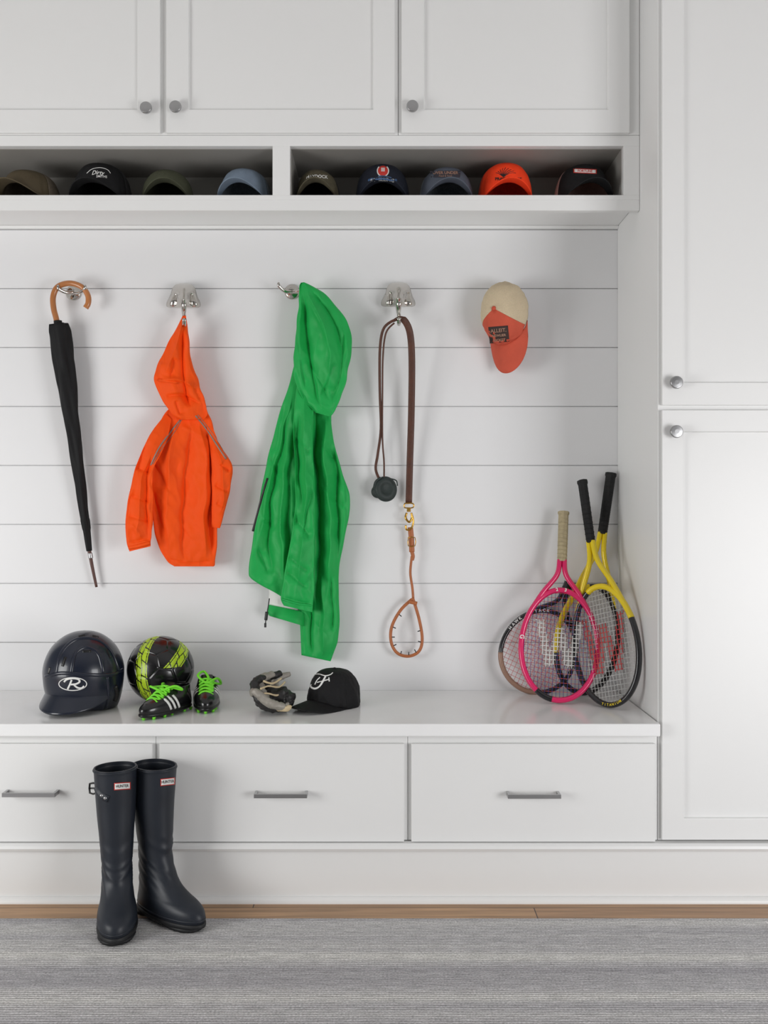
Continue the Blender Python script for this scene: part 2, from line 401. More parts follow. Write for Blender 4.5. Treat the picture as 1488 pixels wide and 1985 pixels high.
for (u0,u1,h0,h1,hv),(a,b) in zip([(-180,295,4,107,1541),(309,783,492,595,1543),(797,1270,984,1087,1544)],zip(xb[:-1],xb[1:])):
    bd=mk('body',*box(a+.0005,b-.0005,YFR,YB-.001,.165,.451),WHITE,smooth=False,bevel=.001)
    dr=mk('drawer',*box(X(u0,YD),X(u1,YD),YD,YD+DT,Z(1632,YD),Z(1442,YD)),WHITE,smooth=False,bevel=.0015)
    thing('drawer_cabinet','white flat-front drawer unit with metal bar pull','drawer unit',[bd,(dr,[pull(h0,h1,hv)])],group='bench drawer units')
top(mk('bench_top',*box(XL+.02,XP-.003,2.438,YB-.001,.4545,ZB),QUARTZ,smooth=False,bevel=.004,seg=3),'long white polished quartz bench top over drawers','bench top')

# ================================================================ HOOKS
def duo_hook(u,v,l,r,lbl):
    M=Matrix.Translation(P(u,v,YB))@Matrix.Rotation(math.pi/2,4,'X')
    base=mk('base',*revolve([(.024,0),(.024,.004),(.02,.008),(.01,.010),(.009,.03),(.011,.034),(.006,.038)],M,32),CHROME)
    ps=[]
    for sgn,(eu,ev) in ((-1,l),(1,r)):
        mu=(u+eu)/2
        ps.append(mk('prong',*ptube([(u,v-2,YB-.03),(mu,v-1,YB-.045),(eu,ev+4,YB-.06),(eu+sgn*1,ev-4,YB-.064)],[.0058]*13+[.0056,.005,.0045,.004,.003,.002],k=6,n=12),CHROME))
    return thing('coat_hook',lbl,'hook',[base]+ps,group='wall coat hooks')
duo_hook(143,568,(114,556),(164,556),'round chrome double-prong coat hook holding the umbrella')
duo_hook(566,566,(541,551),(588,556),'round chrome double-prong coat hook holding the green jacket')
def fancy_hook(u,v,lbl):
    rows=[(u-7,v-26,u+7,v-26,.5),(u-16,v-23,u+16,v-23,.8),(u-22,v-16,u+22,v-16),(u-25,v-6,u+25,v-6),(u-29,v+3,u+28,v+3),(u-33,v+11,u+32,v+11,.9),(u-33,v+19,u+32,v+19,.75),(u-26,v+22,u+26,v+22,.5)]
    f=[([(u-14,v-10),(u-17,v+26)],4,6,-.014),([(u+14,v-10),(u+17,v+26)],6,4,-.014),([(u,v-26),(u,v+22)],6,6,.010),([(u-24,v-4),(u-26,v+24)],4,4,.006),([(u+24,v-4),(u+26,v+24)],4,4,.006)]
    b=mk('head',*drape(rows,2.875,.06,.02,f,nz=(.0003,30,30,0),nr=70,nc=60,pw=1.0,wob=0,fe=1.6),CHROME,label='polished chrome dome')
    n=mk('snout',*ptube([(u,v+8,2.83),(u,v+16,2.825),(u,v+26,2.835),(u,v+34,2.85)],lambda t:.013-.006*t,k=6,n=20,flat=.8),CHROME)
    h=mk('hook_arm',*ptube([(u,v+26,2.86),(u+1,v+40,2.85),(u+1,v+54,2.82),(u+1,v+54,2.79),(u+1,v+44,2.775)],[.006]*20+[.0075],k=5,n=12),CHROME)
    return thing('coat_hook',lbl,'hook',[b,n,h],group='wall coat hooks')
fancy_hook(356,575,'polished chrome dome coat hook holding the orange jacket')
fancy_hook(772,573,'polished chrome dome coat hook holding the leather leash')

# ================================================================ UMBRELLA
du_=2.845
hd=mk('handle',*ptube([(113,640,du_),(109,618,du_),(104,598,du_),(103,575,du_),(112,556,du_),(135,549,du_),(158,556,du_),(170,572,du_),(171,587,du_),(166,597,du_)],.0088,k=6,n=16),WOODH,label='varnished wooden crook handle')
A=P(114,628,du_);B=P(173,1068,2.875)
V=[];Fc=[];N=90;n=48
axis=(B-A); ax=axis.normalized(); sx=ax.cross(Vector((0,1,0))).normalized(); sy=sx.cross(ax)
for i in range(N):
    t=i/(N-1)
    r=.0205*(1-t)**.9*(1+.3*math.exp(-((t-.3)/.25)**2))+.0085
    if t<.03: r*=.85+.15*t/.03
    if .86<t<.9: r*=1.1
    for k in range(n):
        a=2*math.pi*k/n; rr_=r*(1+.13*math.sin(4*a+t*9)+.05*math.sin(7*a-t*20+1)+.05*noise.noise(Vector((a*2,t*14,1))))
        V.append(A+axis*t+sx*math.cos(a)*rr_+sy*math.sin(a)*rr_*.8)
for i in range(N-1):
    for k in range(n): Fc.append((i*n+k,i*n+(k+1)%n,(i+1)*n+(k+1)%n,(i+1)*n+k))
Fc+= [tuple(range(n)),tuple(range((N-1)*n,N*n))]
can=mk('canopy',V,Fc,BLACKF,label='furled black fabric canopy')
shf=mk('tip',*ptube([(172,1062,2.875),(179,1100,2.877),(187,1138,2.88)],lambda t:.0062-.0022*t,n=12),DKWOOD,label='dark brown tapered tip')
bnd=mk('ferrule',*ptube([(174.5,1072,2.875),(176,1082,2.876)],.0072,n=14),NICKEL)
col=mk('collar',*ptube([(112,622,du_),(113,634,du_)],.0125,n=16),BLACKF)
thing('umbrella','closed black umbrella with curved wooden handle','umbrella',[hd,can,shf,bnd,col])

# ================================================================ ORANGE JACKET
of=[([(356,618),(340,670),(318,728)],8,16,.022),([(358,620),(352,690),(360,760),(372,790)],10,5,-.024),([(362,640),(372,700),(386,750)],4,9,.014),
 ([(303,740),(345,736),(384,756)],3,9,.014),([(320,768),(355,766),(392,784)],8,3,-.014),([(312,700),(306,735)],4,8,.008),([(335,690),(330,735)],3,8,-.010),([(340,775),(352,806)],3,7,-.010),([(370,740),(392,780)],3,6,-.008)]
hood=mk('hood',*drape([(354,612,360,612),(347,626,362,622),(338,643,364,640),(327,662,367,660),(314,688,369,688),(303,712,374,710),(299,735,382,732),(304,755,389,752),(315,776,395,770),(326,793,400,788),(336,806,402,800),(350,814,396,812)],2.82,.022,.03,of,nz=(.007,26,55,.2),seed=1,pw=.6),ORANGE)
tf=[([(342,812),(328,900),(322,1000),(330,1092)],6,26,.022),([(372,815),(362,900),(352,1000),(358,1096)],5,22,-.020),([(384,815),(402,900),(396,1000),(400,1092)],20,5,.022),([(404,850),(412,930),(404,1000),(410,1090)],3,10,-.022),
 ([(288,885),(330,955)],10,3,-.014),([(292,940),(325,1040)],10,3,-.014),([(400,840),(425,885)],3,9,-.010),([(350,825),(395,850)],3,14,.006),([(318,1082),(370,1091),(418,1086)],2,2,-.004),([(335,1000),(380,1050)],4,12,.006)]
torso=mk('body_panel',*drape([(330,790,398,788,.5),(318,803,402,798,.8),(306,828,411,822),(297,858,419,852),(290,888,424,880),(288,915,427,912),(290,950,427,950),(294,990,425,992),(299,1030,422,1032),(307,1058,419,1062),(318,1080,418,1084),(328,1092,416,1094),(338,1098,414,1098)],2.84,.012,.03,tf,nz=(.009,42,120,.12),seed=2),ORANGE)
slf=[([(306,840),(284,900),(270,960),(264,1064)],6,14,.016),([(292,880),(284,950),(286,1050)],10,3,-.016),([(250,960),(292,975)],3,9,-.010),([(246,1000),(290,1012)],3,8,-.009),([(262,905),(292,918)],3,8,-.010),([(248,1052),(292,1044)],2,3,-.006),([(255,1015),(275,1045)],3,6,.006)]
sl=mk('sleeve',*drape([(322,802,332,812,.05,.03),(305,822,325,848,.6,.01),(289,845,312,880),(276,872,299,905),(265,900,296,930),(256,930,296,952),(249,965,297,980),(244,1000,296,1008),(243,1030,294,1032),(246,1052,293,1048),(250,1069,291,1059)],2.805,.012,.03,slf,nz=(.008,30,45,-.3),seed=3,nc=60),ORANGE)
srf=[([(408,850),(430,900),(432,960),(424,1000)],5,9,.012),([(425,900),(446,915)],3,6,-.012),([(415,940),(442,955)],3,7,-.010),([(415,975),(436,985)],3,6,-.008)]
srr=mk('sleeve',*drape([(394,800,400,800,.05,.02),(400,830,412,828,.6),(406,860,424,858),(408,885,440,884),(410,905,451,905),(410,930,448,935),(410,960,443,962),(410,990,435,992),(410,1010,430,1012),(411,1022,426,1024)],2.835,.020,.02,srf,nz=(.006,30,50,.3),seed=4,nc=60),ORANGE)
so=Surf(hood,torso,sl,srr)
pip=mk('piping',*comb(dlines(so,[[(349,814),(330,838),(308,868),(292,902)],[(379,806),(400,832),(422,866),(438,890)]],.0024,off=.001,k=8),dlines(so,[[(353,812),(335,842),(312,872),(296,900)],[(383,804),(404,830),(426,862),(440,888)]],.0008,off=.001,k=8)),GREYREF,label='grey reflective piping')
tab=mk('hood_tab',*dlines(so,[[(306,736),(345,742)]],.0045,off=.001),ORANGE)
cuff=mk('cuff',*dlines(so,[[(249,1062),(270,1058),(291,1052)]],.006,off=0,flat=.5),ORANGE)
thing('jacket',"small bright orange hooded rain jacket with grey piping on hook",'jacket',[hood,torso,sl,srr,pip,tab,cuff])

# ================================================================ GREEN JACKET
gf=[([(588,552),(622,620),(640,690),(632,760)],7,20,.028),([(586,560),(596,650),(606,730),(622,800)],14,4,-.028),([(582,560),(580,660),(584,740)],5,8,.018),([(606,560),(645,620),(662,680)],10,4,-.018),
 ([(664,625),(662,700),(640,790)],9,4,-.014),([(574,640),(590,760)],3,8,-.012),([(600,590),(640,670)],3,10,.008),([(650,700),(620,770)],3,9,-.012),([(598,700),(640,780)],3,9,-.010)]
gh=mk('hood',*drape([(583,548,589,547),(580,556,606,555),(579,575,632,572),(577,600,655,597),(575,628,672,624),(573,655,681,650),(570,682,681,682),(568,706,676,712),(570,730,670,742),(578,755,660,770),(592,780,650,794),(612,800,640,808)],2.81,.020,.05,gf,nz=(.009,34,80,.35),seed=11,pw=.6),GREEN)
bf=[([(572,735),(545,850),(516,960),(494,1090)],7,16,.024),([(566,770),(540,900),(522,1010),(528,1130)],14,4,-.030),([(556,850),(545,1000),(550,1140)],5,14,.024),([(562,900),(560,1000),(566,1100)],8,3,-.018),
 ([(632,800),(628,900),(640,1000),(634,1180)],6,16,.030),([(612,780),(612,900),(620,1000),(612,1190)],6,5,-.038),([(646,850),(654,950),(652,1100)],9,3,-.024),([(664,920),(668,980),(656,1110)],4,8,.014),
 ([(520,880),(545,930)],3,9,-.008),([(500,1000),(535,1030)],3,9,-.010),([(622,860),(652,895)],3,8,-.010),([(636,960),(674,985)],3,9,-.009),([(500,1060),(520,1115)],3,8,-.012),([(575,820),(556,940)],3,10,-.012)]
gb=mk('body_panel',*drape([(572,700,660,700,.6),(566,725,664,745,.8),(551,770,643,803),(536,820,646,848),(525,868,656,893),(513,915,666,926),(504,962,678,965),(495,1010,675,1006),(488,1058,666,1052),(482,1104,658,1098),(485,1120,656,1130),(505,1134,657,1165),(524,1144,658,1210),(540,1150,655,1240),(575,1160,648,1262),(583,1270,640,1282)],2.85,.014,.03,bf+[([(622,1110),(628,1200),(622,1278)],6,14,.022),([(602,1140),(604,1275)],9,3,-.022),([(642,1110),(644,1230)],7,3,-.018)],nz=(.010,42,150,.08),seed=12,nr=190,nc=110),GREEN)
hem=mk('hem',*drape([(520,1172,590,1186,.6),(517,1186,590,1204),(522,1194,590,1214)],2.855,.03,.02,(),nz=(.002,25,60,0),seed=14,nr=20,nc=30,wob=0),GREEN)
lin_=mk('lining',*drape([(520,1120,584,1140,.6),(521,1150,584,1165),(519,1184,585,1199)],2.868,.025,.02,(),nz=(.002,25,60,0),seed=15,nr=30,nc=30,wob=0),WHT,label='white inner lining')
sf=[([(592,730),(588,850),(594,950),(582,1080),(574,1178)],6,16,.020),([(578,790),(578,900),(590,1000)],9,3,-.020),([(604,940),(584,1050)],3,9,-.018),([(556,1078),(600,1112)],3,8,-.012),([(552,1106),(598,1142)],3,8,-.012),([(568,1000),(602,1045)],3,8,-.012),([(572,850),(600,880)],3,8,-.008),([(548,1158),(605,1172)],2,3,-.007)]
gs_=mk('sleeve',*drape([(586,700,600,704,.05,.06),(578,735,608,742,.5,.03),(570,790,608,795,.9,.01),(568,850,606,850),(572,910,608,910),(572,970,611,975),(566,1030,611,1030),(556,1085,609,1085),(548,1130,608,1138),(545,1158,607,1170),(548,1174,605,1187)],2.805,.012,.04,sf,nz=(.009,32,70,.1),seed=16,nc=60),GREEN)
sg=Surf(gh,gb,gs_)
zp=mk('pocket_zip',*dlines(sg,[[(519,927),(508,962),(498,1000),(490,1030)]],.004,off=.001,flat=.4),BLACKP,label='black zip pocket')
cf=mk('cuff',*dlines(sg,[[(546,1161),(575,1170),(606,1174)]],.0035,off=0,flat=.6),GREEN)
dc=mk('drawcord',*comb(ptube([(522,1160,2.815),(519,1180,2.81),(516,1195,2.81),(514,1212,2.81)],.0018,n=6),ptube([(517,1186,2.81),(515,1202,2.81)],.005,n=8),ptube([(514,1208,2.81),(514,1216,2.81)],.0035,n=8)),BLACKP,label='black drawcord with toggle')
thing('jacket','bright green hooded rain jacket with black zip pocket on hook','jacket',[gh,gb,hem,lin_,gs_,zp,cf,dc])

# ================================================================ LEASH
dq=2.79
band=mk('strap',*ptube([(762,622,dq),(775,616,2.785),(787,626,2.79),(795,650,2.80),(798,700,2.82),(797,800,2.85),(794,900,2.87),(792,975,2.875)],[.0045]*6+[.0055,.0065,.0075]+[.0105]*40,k=6,n=10,ref=YV,flat=.2),LEATH,label='wide brown leather strap')
thin=mk('cord',*comb(ptube([(775,618,dq),(757,624,dq),(742,640,2.80),(736,680,2.82),(736,760,2.85),(738,830,2.87),(732,880,2.875),(728,910,2.875),(738,935,2.87)],.0042,k=6,n=8,ref=YV,flat=.4),
   ptube([(764,626,dq),(748,645,2.80),(742,690,2.82),(741,760,2.85),(741,850,2.87),(744,895,2.875),(744,930,2.87)],.0028,k=6,n=8)),LEATH,label='narrow brown leather cord')
M=Matrix.Translation(P(747,948,2.868))@Matrix.Rotation(math.pi/2-.12,4,'X')@Matrix.Rotation(.35,4,'Y')
po=mk('pouch',*comb(revolve([(.001,-.008),(.030,-.008),(.0365,-.004),(.0385,0),(.0365,.004),(.030,.0085),(.020,.009),(.019,.0075),(.001,.0075)],M@Matrix.Diagonal((.94,1,1,1)),40),
   xf(tube([Vector((.0385*.94*math.cos(a*math.pi/20),.0385*math.sin(a*math.pi/20),0)) for a in range(40)],.0022,n=6,cyc=True),M),
   revolve([(.002,-.007),(.018,-.006),(.021,0),(.018,.006),(.002,.007)],Matrix.Translation(P(732,953,2.872))@Matrix.Rotation(math.pi/2,4,'X'),24),ptube([(738,926,2.86),(728,934,2.86),(724,950,2.86)],.004,n=8),
   ptube([(758,928,2.855),(768,932,2.852),(770,942,2.852)],.002,n=6)),POUCH,label='dark green zipped round pouch')
clip=mk('snap_clip',*comb(ptube([(784,976,2.87),(800,976,2.87),(800,984,2.87),(784,984,2.87)],.0022,k=3,cyc=True,n=8),
   ptube([(792,984,2.87),(792,992,2.868)],.0065,n=12),ptube([(788,994,2.866),(786,1004,2.864),(793,1012,2.864),(798,1004,2.866),(797,994,2.866)],.0035,n=8,k=5),
   ptube([(797,994,2.866),(801,1010,2.866),(797,1024,2.866),(788,1027,2.866),(786,1018,2.866)],.003,n=8,k=5)),BRASS,label='brass swivel snap clip')
tabm=mk('buckle_tab',*comb(ptube([(795,1022,2.87),(797,1045,2.87),(798,1070,2.87)],.0085,n=8,ref=YV,flat=.35),ptube([(797,1066,2.87),(800,1078,2.87),(798,1086,2.87)],.006,n=8,ref=YV,flat=.5)),TAN)
bk=mk('buckle',*ptube([(791,1042,2.862),(804,1042,2.862),(804,1058,2.862),(791,1058,2.862)],.0016,k=2,cyc=True,n=6),BRASS)
loop=mk('loop_handle',*comb(ptube([(798,1078,2.87),(795,1110,2.872),(799,1140,2.872),(801,1166,2.87)],.004,n=8),
   ptube([(800,1160,2.868),(776,1183,2.868),(759,1215,2.868),(758,1245,2.868),(770,1266,2.868),(792,1272,2.868),(812,1262,2.868),(818,1238,2.868),(812,1200,2.868)],.005,cyc=True,k=6,n=10),
   ptube([(792,1166,2.862),(808,1170,2.862)],.006,n=8)),TAN,label='tan rolled leather loop')
sts=[]
for (a,b),(c,d) in [((760,1215),(767,1218)),((758,1235),(765,1235)),((762,1252),(768,1249)),((776,1269),(778,1262)),((792,1272),(792,1264)),((807,1266),(803,1259)),((817,1245),(810,1243)),((816,1222),(809,1224)),((772,1190),(778,1195))]:
    sts.append(mk('stud',*ptube([(a,b,2.866),(c,d,2.866)],.0016,n=6),BLACKP))
thing('dog_leash','brown leather dog leash with brass clip and loop hanging from hook','leash',[band,thin,po,clip,tabm,bk,(loop,sts)])

# ================================================================ CAPS
def cap_geo(M,a=.083,b=.09,H=.12,rise=.04,bl=.06,slope=.01,split=1.25,pw=.55,bs=.5,crk=.022):
    def rim(th): return rise*max(0,math.cos(th))**2
    def S(th,ph):
        r=math.cos(ph)**pw if ph<math.pi/2 else 0
        c=math.cos(th)
        seam=1-.022*math.exp(-(((th/(math.pi/3)) - round(th/(math.pi/3)))*13)**2)*math.cos(ph)
        dent=1+crk*noise.noise(Vector((math.sin(th)*2.4,c*2.4,ph*2.4+a*50)))+crk*.5*noise.noise(Vector((math.sin(th)*6,c*6,ph*6+a*50)))
        zr=rim(th)
        return M@Vector((a*r*math.sin(th)*seam*dent,b*r*c*seam*dent,zr+(H-zr)*math.sin(ph)))
    def part(t0,t1,nt,npz=26):
        V=[];Fc=[]
        for i in range(nt+1):
            th=t0+(t1-t0)*i/nt
            for j in range(npz+1): V.append(S(th,(math.pi/2-.001)*j/npz))
        for i in range(nt):
            for j in range(npz): Fc.append((i*(npz+1)+j,(i+1)*(npz+1)+j,(i+1)*(npz+1)+j+1,i*(npz+1)+j+1))
        return V,Fc
    fr=part(-split,split,60); bk=part(split,2*math.pi-split,80)
    V=[];Fc=[];nt=40;ns=12
    for i in range(nt+1):
        t=-1+2*i/nt; th=t*1.28
        sh=max(0,math.cos(t*math.pi/2))**bs
        for j in range(ns+1):
            s=j/ns; x=a*math.sin(th)*(1-.03*s*abs(t)); y=b*math.cos(th)*.99+s*bl*sh
            z=rise*(1-(x/a)**2)-slope*s*sh
            V.append(M@Vector((x,y,z+.001)))
    for i in range(nt):
        for j in range(ns): Fc.append((i*(ns+1)+j,(i+1)*(ns+1)+j,(i+1)*(ns+1)+j+1,i*(ns+1)+j+1))
    btn=revolve([(.001,H-.002),(.007,H-.001),(.007,H+.002),(.004,H+.005),(.001,H+.006)],M,16)
    return fr,bk,(V,Fc),btn
def cap(M,mf,mb,mbr,label,extra=None,group=None,**kw):
    fr,bk,br,btn=cap_geo(M,**kw)
    f=mk('crown',*fr,mf,solid=.0018); b=mk('crown_back',*bk,mb,solid=.0018,label='mesh back panels'); r=mk('brim',*br,mbr,solid=.0026); t=mk('button',*btn,mbr)
    ps=[f,b,r,t]; s=Surf(f,r,b)
    if extra: ps+=[e for e in extra(s) if e]
    return thing('baseball_hat',label,'hat',ps,group=group)
def cm(name,c,var=.1): return mat(name,c,.75,bump=.35,bscale=300,var=var,vscale=60,spec=.3)
OLV=cm('olive_brown_canvas',(84,74,56)); OLV2=cm('olive_canvas',(68,70,54)); KBL=cm('black_canvas',(18,18,20)); LBL=cm('light_blue_canvas',(116,130,146)); NVY=cm('navy_canvas',(24,28,40))
SLT=cm('slate_canvas',(84,90,102)); BLZ=cm('blaze_orange_canvas',(255,66,24)); CAMO=mat('camo_canvas',(76,70,52),.8,var=.75,vscale=45,bump=.3)
DMS=mat('dark_mesh',(38,38,40),.85,var=.5,vscale=300,bump=.8,bscale=400); TMS=mat('taupe_mesh',(108,98,84),.85,var=.4,vscale=300,bump=.8,bscale=400)
GMS=mat('grey_mesh',(120,128,135),.85,var=.4,vscale=300,bump=.8,bscale=400); PMS=mat('pinkish_mesh',(180,146,138),.85,var=.2,vscale=300,bump=.8,bscale=400)
OMS=mat('orange_mesh',(205,60,30),.85,var=.3,vscale=300,bump=.8,bscale=400)
SG='caps in the open cubbies'
def shelfcap(u,yaw,mf,mb,mbr,label,extra=None,s=1.0,H=.118,rise=.045,y=2.765,**kw):
    M=basis((X(u,2.74),y,zb+.0015),(math.sin(yaw),-math.cos(yaw),0),(0,0,1),s)
    return cap(M,mf,mb,mbr,label,extra,SG,H=H,rise=rise,bl=.052,slope=.004,**kw)
shelfcap(56,-.25,OLV,TMS,OLV,'faded olive-brown mesh-back cap on the cubby shelf',H=.1)
shelfcap(194,-.05,KBL,DMS,KBL,'black mesh-back cap with white rounded script emblem',
  lambda s:[dline('emblem_outline',[(168,336),(178,328),(194,325),(208,329),(214,336)],s,.0010,WHT,off=.0015,k=6),dtext('lettering','Dirty',11,189,334.5,s,WHT,shear=.35,bold=.15,arc=.010),dtext('lettering','SMITHS',6.5,197,342,s,WHT,bold=.1,rot=-.06,arc=.006)],a=.088,H=.122)
shelfcap(322,.15,OLV2,OLV2,OLV2,'plain olive green cap on the cubby shelf',H=.1,a=.078)
shelfcap(474,-.1,LBL,GMS,LBL,'faded grey-blue cap with curved brim',H=.104,a=.08)
shelfcap(615,.0,CAMO,DMS,CAMO,'dark camouflage cap with pale lettering',
  lambda s:[dtext('lettering','HAYDOCK',8.5,614,342,s,WHT,bold=.15,arc=.004)],H=.1,a=.068)
def revolve_flat(s,u,v,r,off,n=24,nr=4):
    V=[s(u,v,off)];Fc=[]
    for i in range(1,nr+1):
        for k in range(n):
            a=2*math.pi*k/n; V.append(s(u+r*i/nr*math.cos(a),v+r*i/nr*math.sin(a),off))
    for k in range(n): Fc.append((0,1+k,1+(k+1)%n))
    for i in range(nr-1):
        for k in range(n): Fc.append((1+i*n+k,1+i*n+(k+1)%n,1+(i+1)*n+(k+1)%n,1+(i+1)*n+k))
    return V,Fc
def badge(s):
    D=[]
    for rr_,m_,o_ in ((12,WHT,.002),(9.8,RED,.003)):
        D.append(mk('badge',*revolve_flat(s,742,331,rr_,o_),m_))
    D.append(dtext('emblem','III',10,742,329,s,WHT,bold=.3,off=.0045))
    D.append(dline('badge_band',[(713,351),(741,344),(769,351)],s,.0062,mat('blue_band',(60,90,130),.6),off=.001,flat=.1,k=8))
    D.append(dtext('lettering','SCHILLING',9.5,741,348,s,WHT,bold=.1,arc=.006,off=.005))
    return D
shelfcap(741,.02,NVY,DMS,NVY,'dark navy cap with round red badge and white lettering',badge)
shelfcap(865,.05,SLT,GMS,SLT,'slate blue cap with dark label on the cubby shelf',
  lambda s:[dpatch('patch',[(833,331),(893,331),(891,344),(835,344)],s,cm('dark_patch',(60,58,66)),off=.002),dtext('lettering','OVER UNDER',8,863,335,s,PATCHT,bold=.1,off=.004),dtext('lettering','Feed & Seed',5,863,341,s,PATCHT,off=.004)],H=.108)
def grass(s):
    L=[]
    for i in range(9):
        a=(i-4)*.22; L.append([(976,343),(976+14*math.sin(a),343-11*math.cos(a)),(976+25*math.sin(a)+4,343-18*math.cos(a)+abs(i-4))])
    return [mk('emblem',*dlines(s,L,.0012,off=.001,k=3),BLK),dtext('lettering','PRAIRIELANDS',8,985,347,s,BLK,bold=.15,off=.003)]
shelfcap(980,.02,BLZ,OMS,BLZ,'blaze orange cap with black grass emblem',grass,H=.122)
shelfcap(1130,.12,KBL,PMS,KBL,'black cap with pinkish mesh back and small label',
  lambda s:[dpatch('patch',[(1111,326),(1156,328),(1156,337),(1111,335)],s,RED,off=.002),dpatch('patch',[(1113,327.5),(1154,329.5),(1154,335.5),(1113,333.5)],s,WHT,off=.003),dtext('lettering','FORTUNE',6.5,1133.5,331.5,s,RED,bold=.1,off=.0045,rot=-.03)],H=.118,split=1.35)
Mw=basis(P(984,611,2.858),(.03,-.05,-1),(-.54,-.84,0))
def wc(s):
    out=[dpatch('patch',[(946,634),(984,631),(987,662),(949,666)],s,PATCH,off=.002,n=6)]
    for t,z,v in (('ALLEIT.',9.5,641),('NEWLIER',6.5,650.5),('RICKEY',7,659.5)):
        out.append(dtext('lettering',t,z,966.5+ (v-649)*.1,v,s,PATCHT,rot=.08,bold=.12,off=.005))
    out.append(mk('stitching',*dlines(s,[[(972,694),(988,693),(1004,684)],[(972,702),(988,701),(1004,692)],[(974,710),(988,709),(1002,701)]],.0006,off=.0005),mat('rust_thread',(150,60,45),.8)))
    return out
cap(Mw,CORAL,CREAM,CORAL,'coral canvas cap with cream mesh and dark patch hung on wall',wc,a=.070,b=.1,H=.1,rise=.036,bl=.088,slope=.018,split=1.12,bs=.26,crk=.05)
pegp=P(985,560,2.87)
pg=mk('coat_hook',*tube([(pegp.x,2.9,pegp.z),(pegp.x,2.865,pegp.z),(pegp.x,2.855,pegp.z+.008)],.005,n=12),CHROME)
top(pg,'small chrome peg behind the coral cap','hook','wall coat hooks')
Mf=basis((X(646,2.67),2.675,ZB+.002),(-.6,-.8,0),(0.05,0,1))
cap(Mf,KBL,KBL,KBL,'black cap with a white script letter resting on the bench',lambda s:[mk('lettering',*comb(
  dlines(s,[[(606,1315),(609,1309),(618,1307),(630,1310),(640,1308),(645,1304)]],.0020,off=.002,flat=.3,k=8),
  dlines(s,[[(631,1311),(626,1320),(619,1331),(610,1335),(603,1332),(604,1327)]],.0030,off=.002,flat=.3,k=8),
  dlines(s,[[(614,1323),(626,1320),(637,1317)],[(637,1313),(638,1321)],[(620,1313),(614,1319),(610,1327)]],.0017,off=.002,flat=.3,k=6)),WHT,label='white script letter')],
  a=.074,b=.080,H=.104,rise=.022,bl=.084,slope=.008,bs=.42,crk=.06)

# ================================================================ HELMET
hx,hy=X(163,2.645),2.645
Mh=basis((hx,hy,ZB+.001),(-.22,-1,0),(0,0,1))
sh=mk('shell',*ringloft([(0.002,-.083,.060,.092),(.02,-.094,.085,.101),(.05,-.106,.106,.108),(.085,-.113,.115,.1115),(.12,-.113,.116,.1115),(.155,-.102,.106,.101),(.185,-.082,.086,.083),(.208,-.054,.057,.055),(.219,-.028,.030,.029),(.222,-.004,.004,.004)],Mh,n=64,k=6),NAVYH)
V=[];Fc=[];nt=44;ns=10
for i in range(nt+1):
    t=-1+2*i/nt; th=t*1.3; sv=max(0,math.cos(t*math.pi/2))**.6
    for j in range(ns+1):
        s=j/ns; x=.104*math.sin(th); y=.100*math.cos(th)+s*.050*sv; z=.056-.010*(x/.1)**2-.046*s*sv
        V.append(Mh@Vector((x,y,z)))
for i in range(nt):
    for j in range(ns): Fc.append((i*(ns+1)+j,(i+1)*(ns+1)+j,(i+1)*(ns+1)+j+1,i*(ns+1)+j+1))
vi=mk('visor',V,Fc,NAVYH,solid=.006)
s_=Surf(sh,vi)
el=[(141+27*math.cos(a*math.pi/18),1326+12.5*math.sin(a*math.pi/18)) for a in range(36)]
lg=mk('emblem',*tube([s_(u,v,.001) for u,v in el],.0014,n=6,cyc=True,ref=YV,flat=.4),WHT,label='white oval emblem')
lt=mk('lettering',*dlines(s_,[[(131,1336),(135,1328),(139,1318)],[(124,1322),(130,1317),(142,1315),(152,1317),(154,1322),(147,1326),(137,1327)],[(143,1327),(150,1333),(158,1334),(163,1330)]],.0028,off=.0012,flat=.3,k=6),WHT,label='white script letter R')
rd=mk('ridge',*dlines(s_,[[(110,1305),(120,1265),(148,1240),(186,1240),(214,1262),(230,1300)],[(138,1304),(146,1268),(168,1255),(190,1268),(200,1304)],[(88,1312),(120,1305),(170,1308),(215,1308),(237,1298)],[(208,1312),(210,1345),(205,1372)]],.0055,off=-.0012,k=8,flat=.8,n=10),NAVYH,label='raised shell ridges')
vts=[mk('vent',*dlines(s_,[l],.0055,off=-.001,flat=.4,n=8),BLACKP) for l in ([(152,1236),(164,1233)],[(178,1234),(190,1237)],[(128,1274),(122,1292)],[(205,1260),(213,1276)],[(98,1294),(95,1306)],[(160,1264),(176,1264)])]
ea=mk('ear_opening',*dlines(s_,[[(221,1330),(224,1345),(220,1358)]],.010,off=-.004,flat=.6,n=12),BLACKP,label='dark ear opening')
thing('batting_helmet','glossy navy baseball batting helmet with white oval emblem','helmet',[sh,vi,lg,lt,rd,ea]+vts)

# ================================================================ BALL
bc=Vector((X(311,2.72),2.72,ZB+.0988)); br_=.0985
g=(1+5**.5)/2
pent=[Vector(p).normalized() for p in [(0,1,g),(0,-1,g),(0,1,-g),(0,-1,-g),(1,g,0),(-1,g,0),(1,-g,0),(-1,-g,0),(g,0,1),(-g,0,1),(g,0,-1),(-g,0,-1)]]
hexs=[]
for i in range(12):
    for j in range(i+1,12):
        for k in range(j+1,12):
            if pent[i].dot(pent[j])>.4 and pent[j].dot(pent[k])>.4 and pent[i].dot(pent[k])>.4: hexs.append((pent[i]+pent[j]+pent[k]).normalized())
R0=Matrix.Rotation(.5,3,'X')@Matrix.Rotation(.35,3,'Y')@Matrix.Rotation(.2,3,'Z')
cen=[(R0@p,.030) for p in pent]+[(R0@h,0) for h in hexs]
bm=bmesh.new(); bmesh.ops.create_icosphere(bm,subdivisions=7,radius=1)
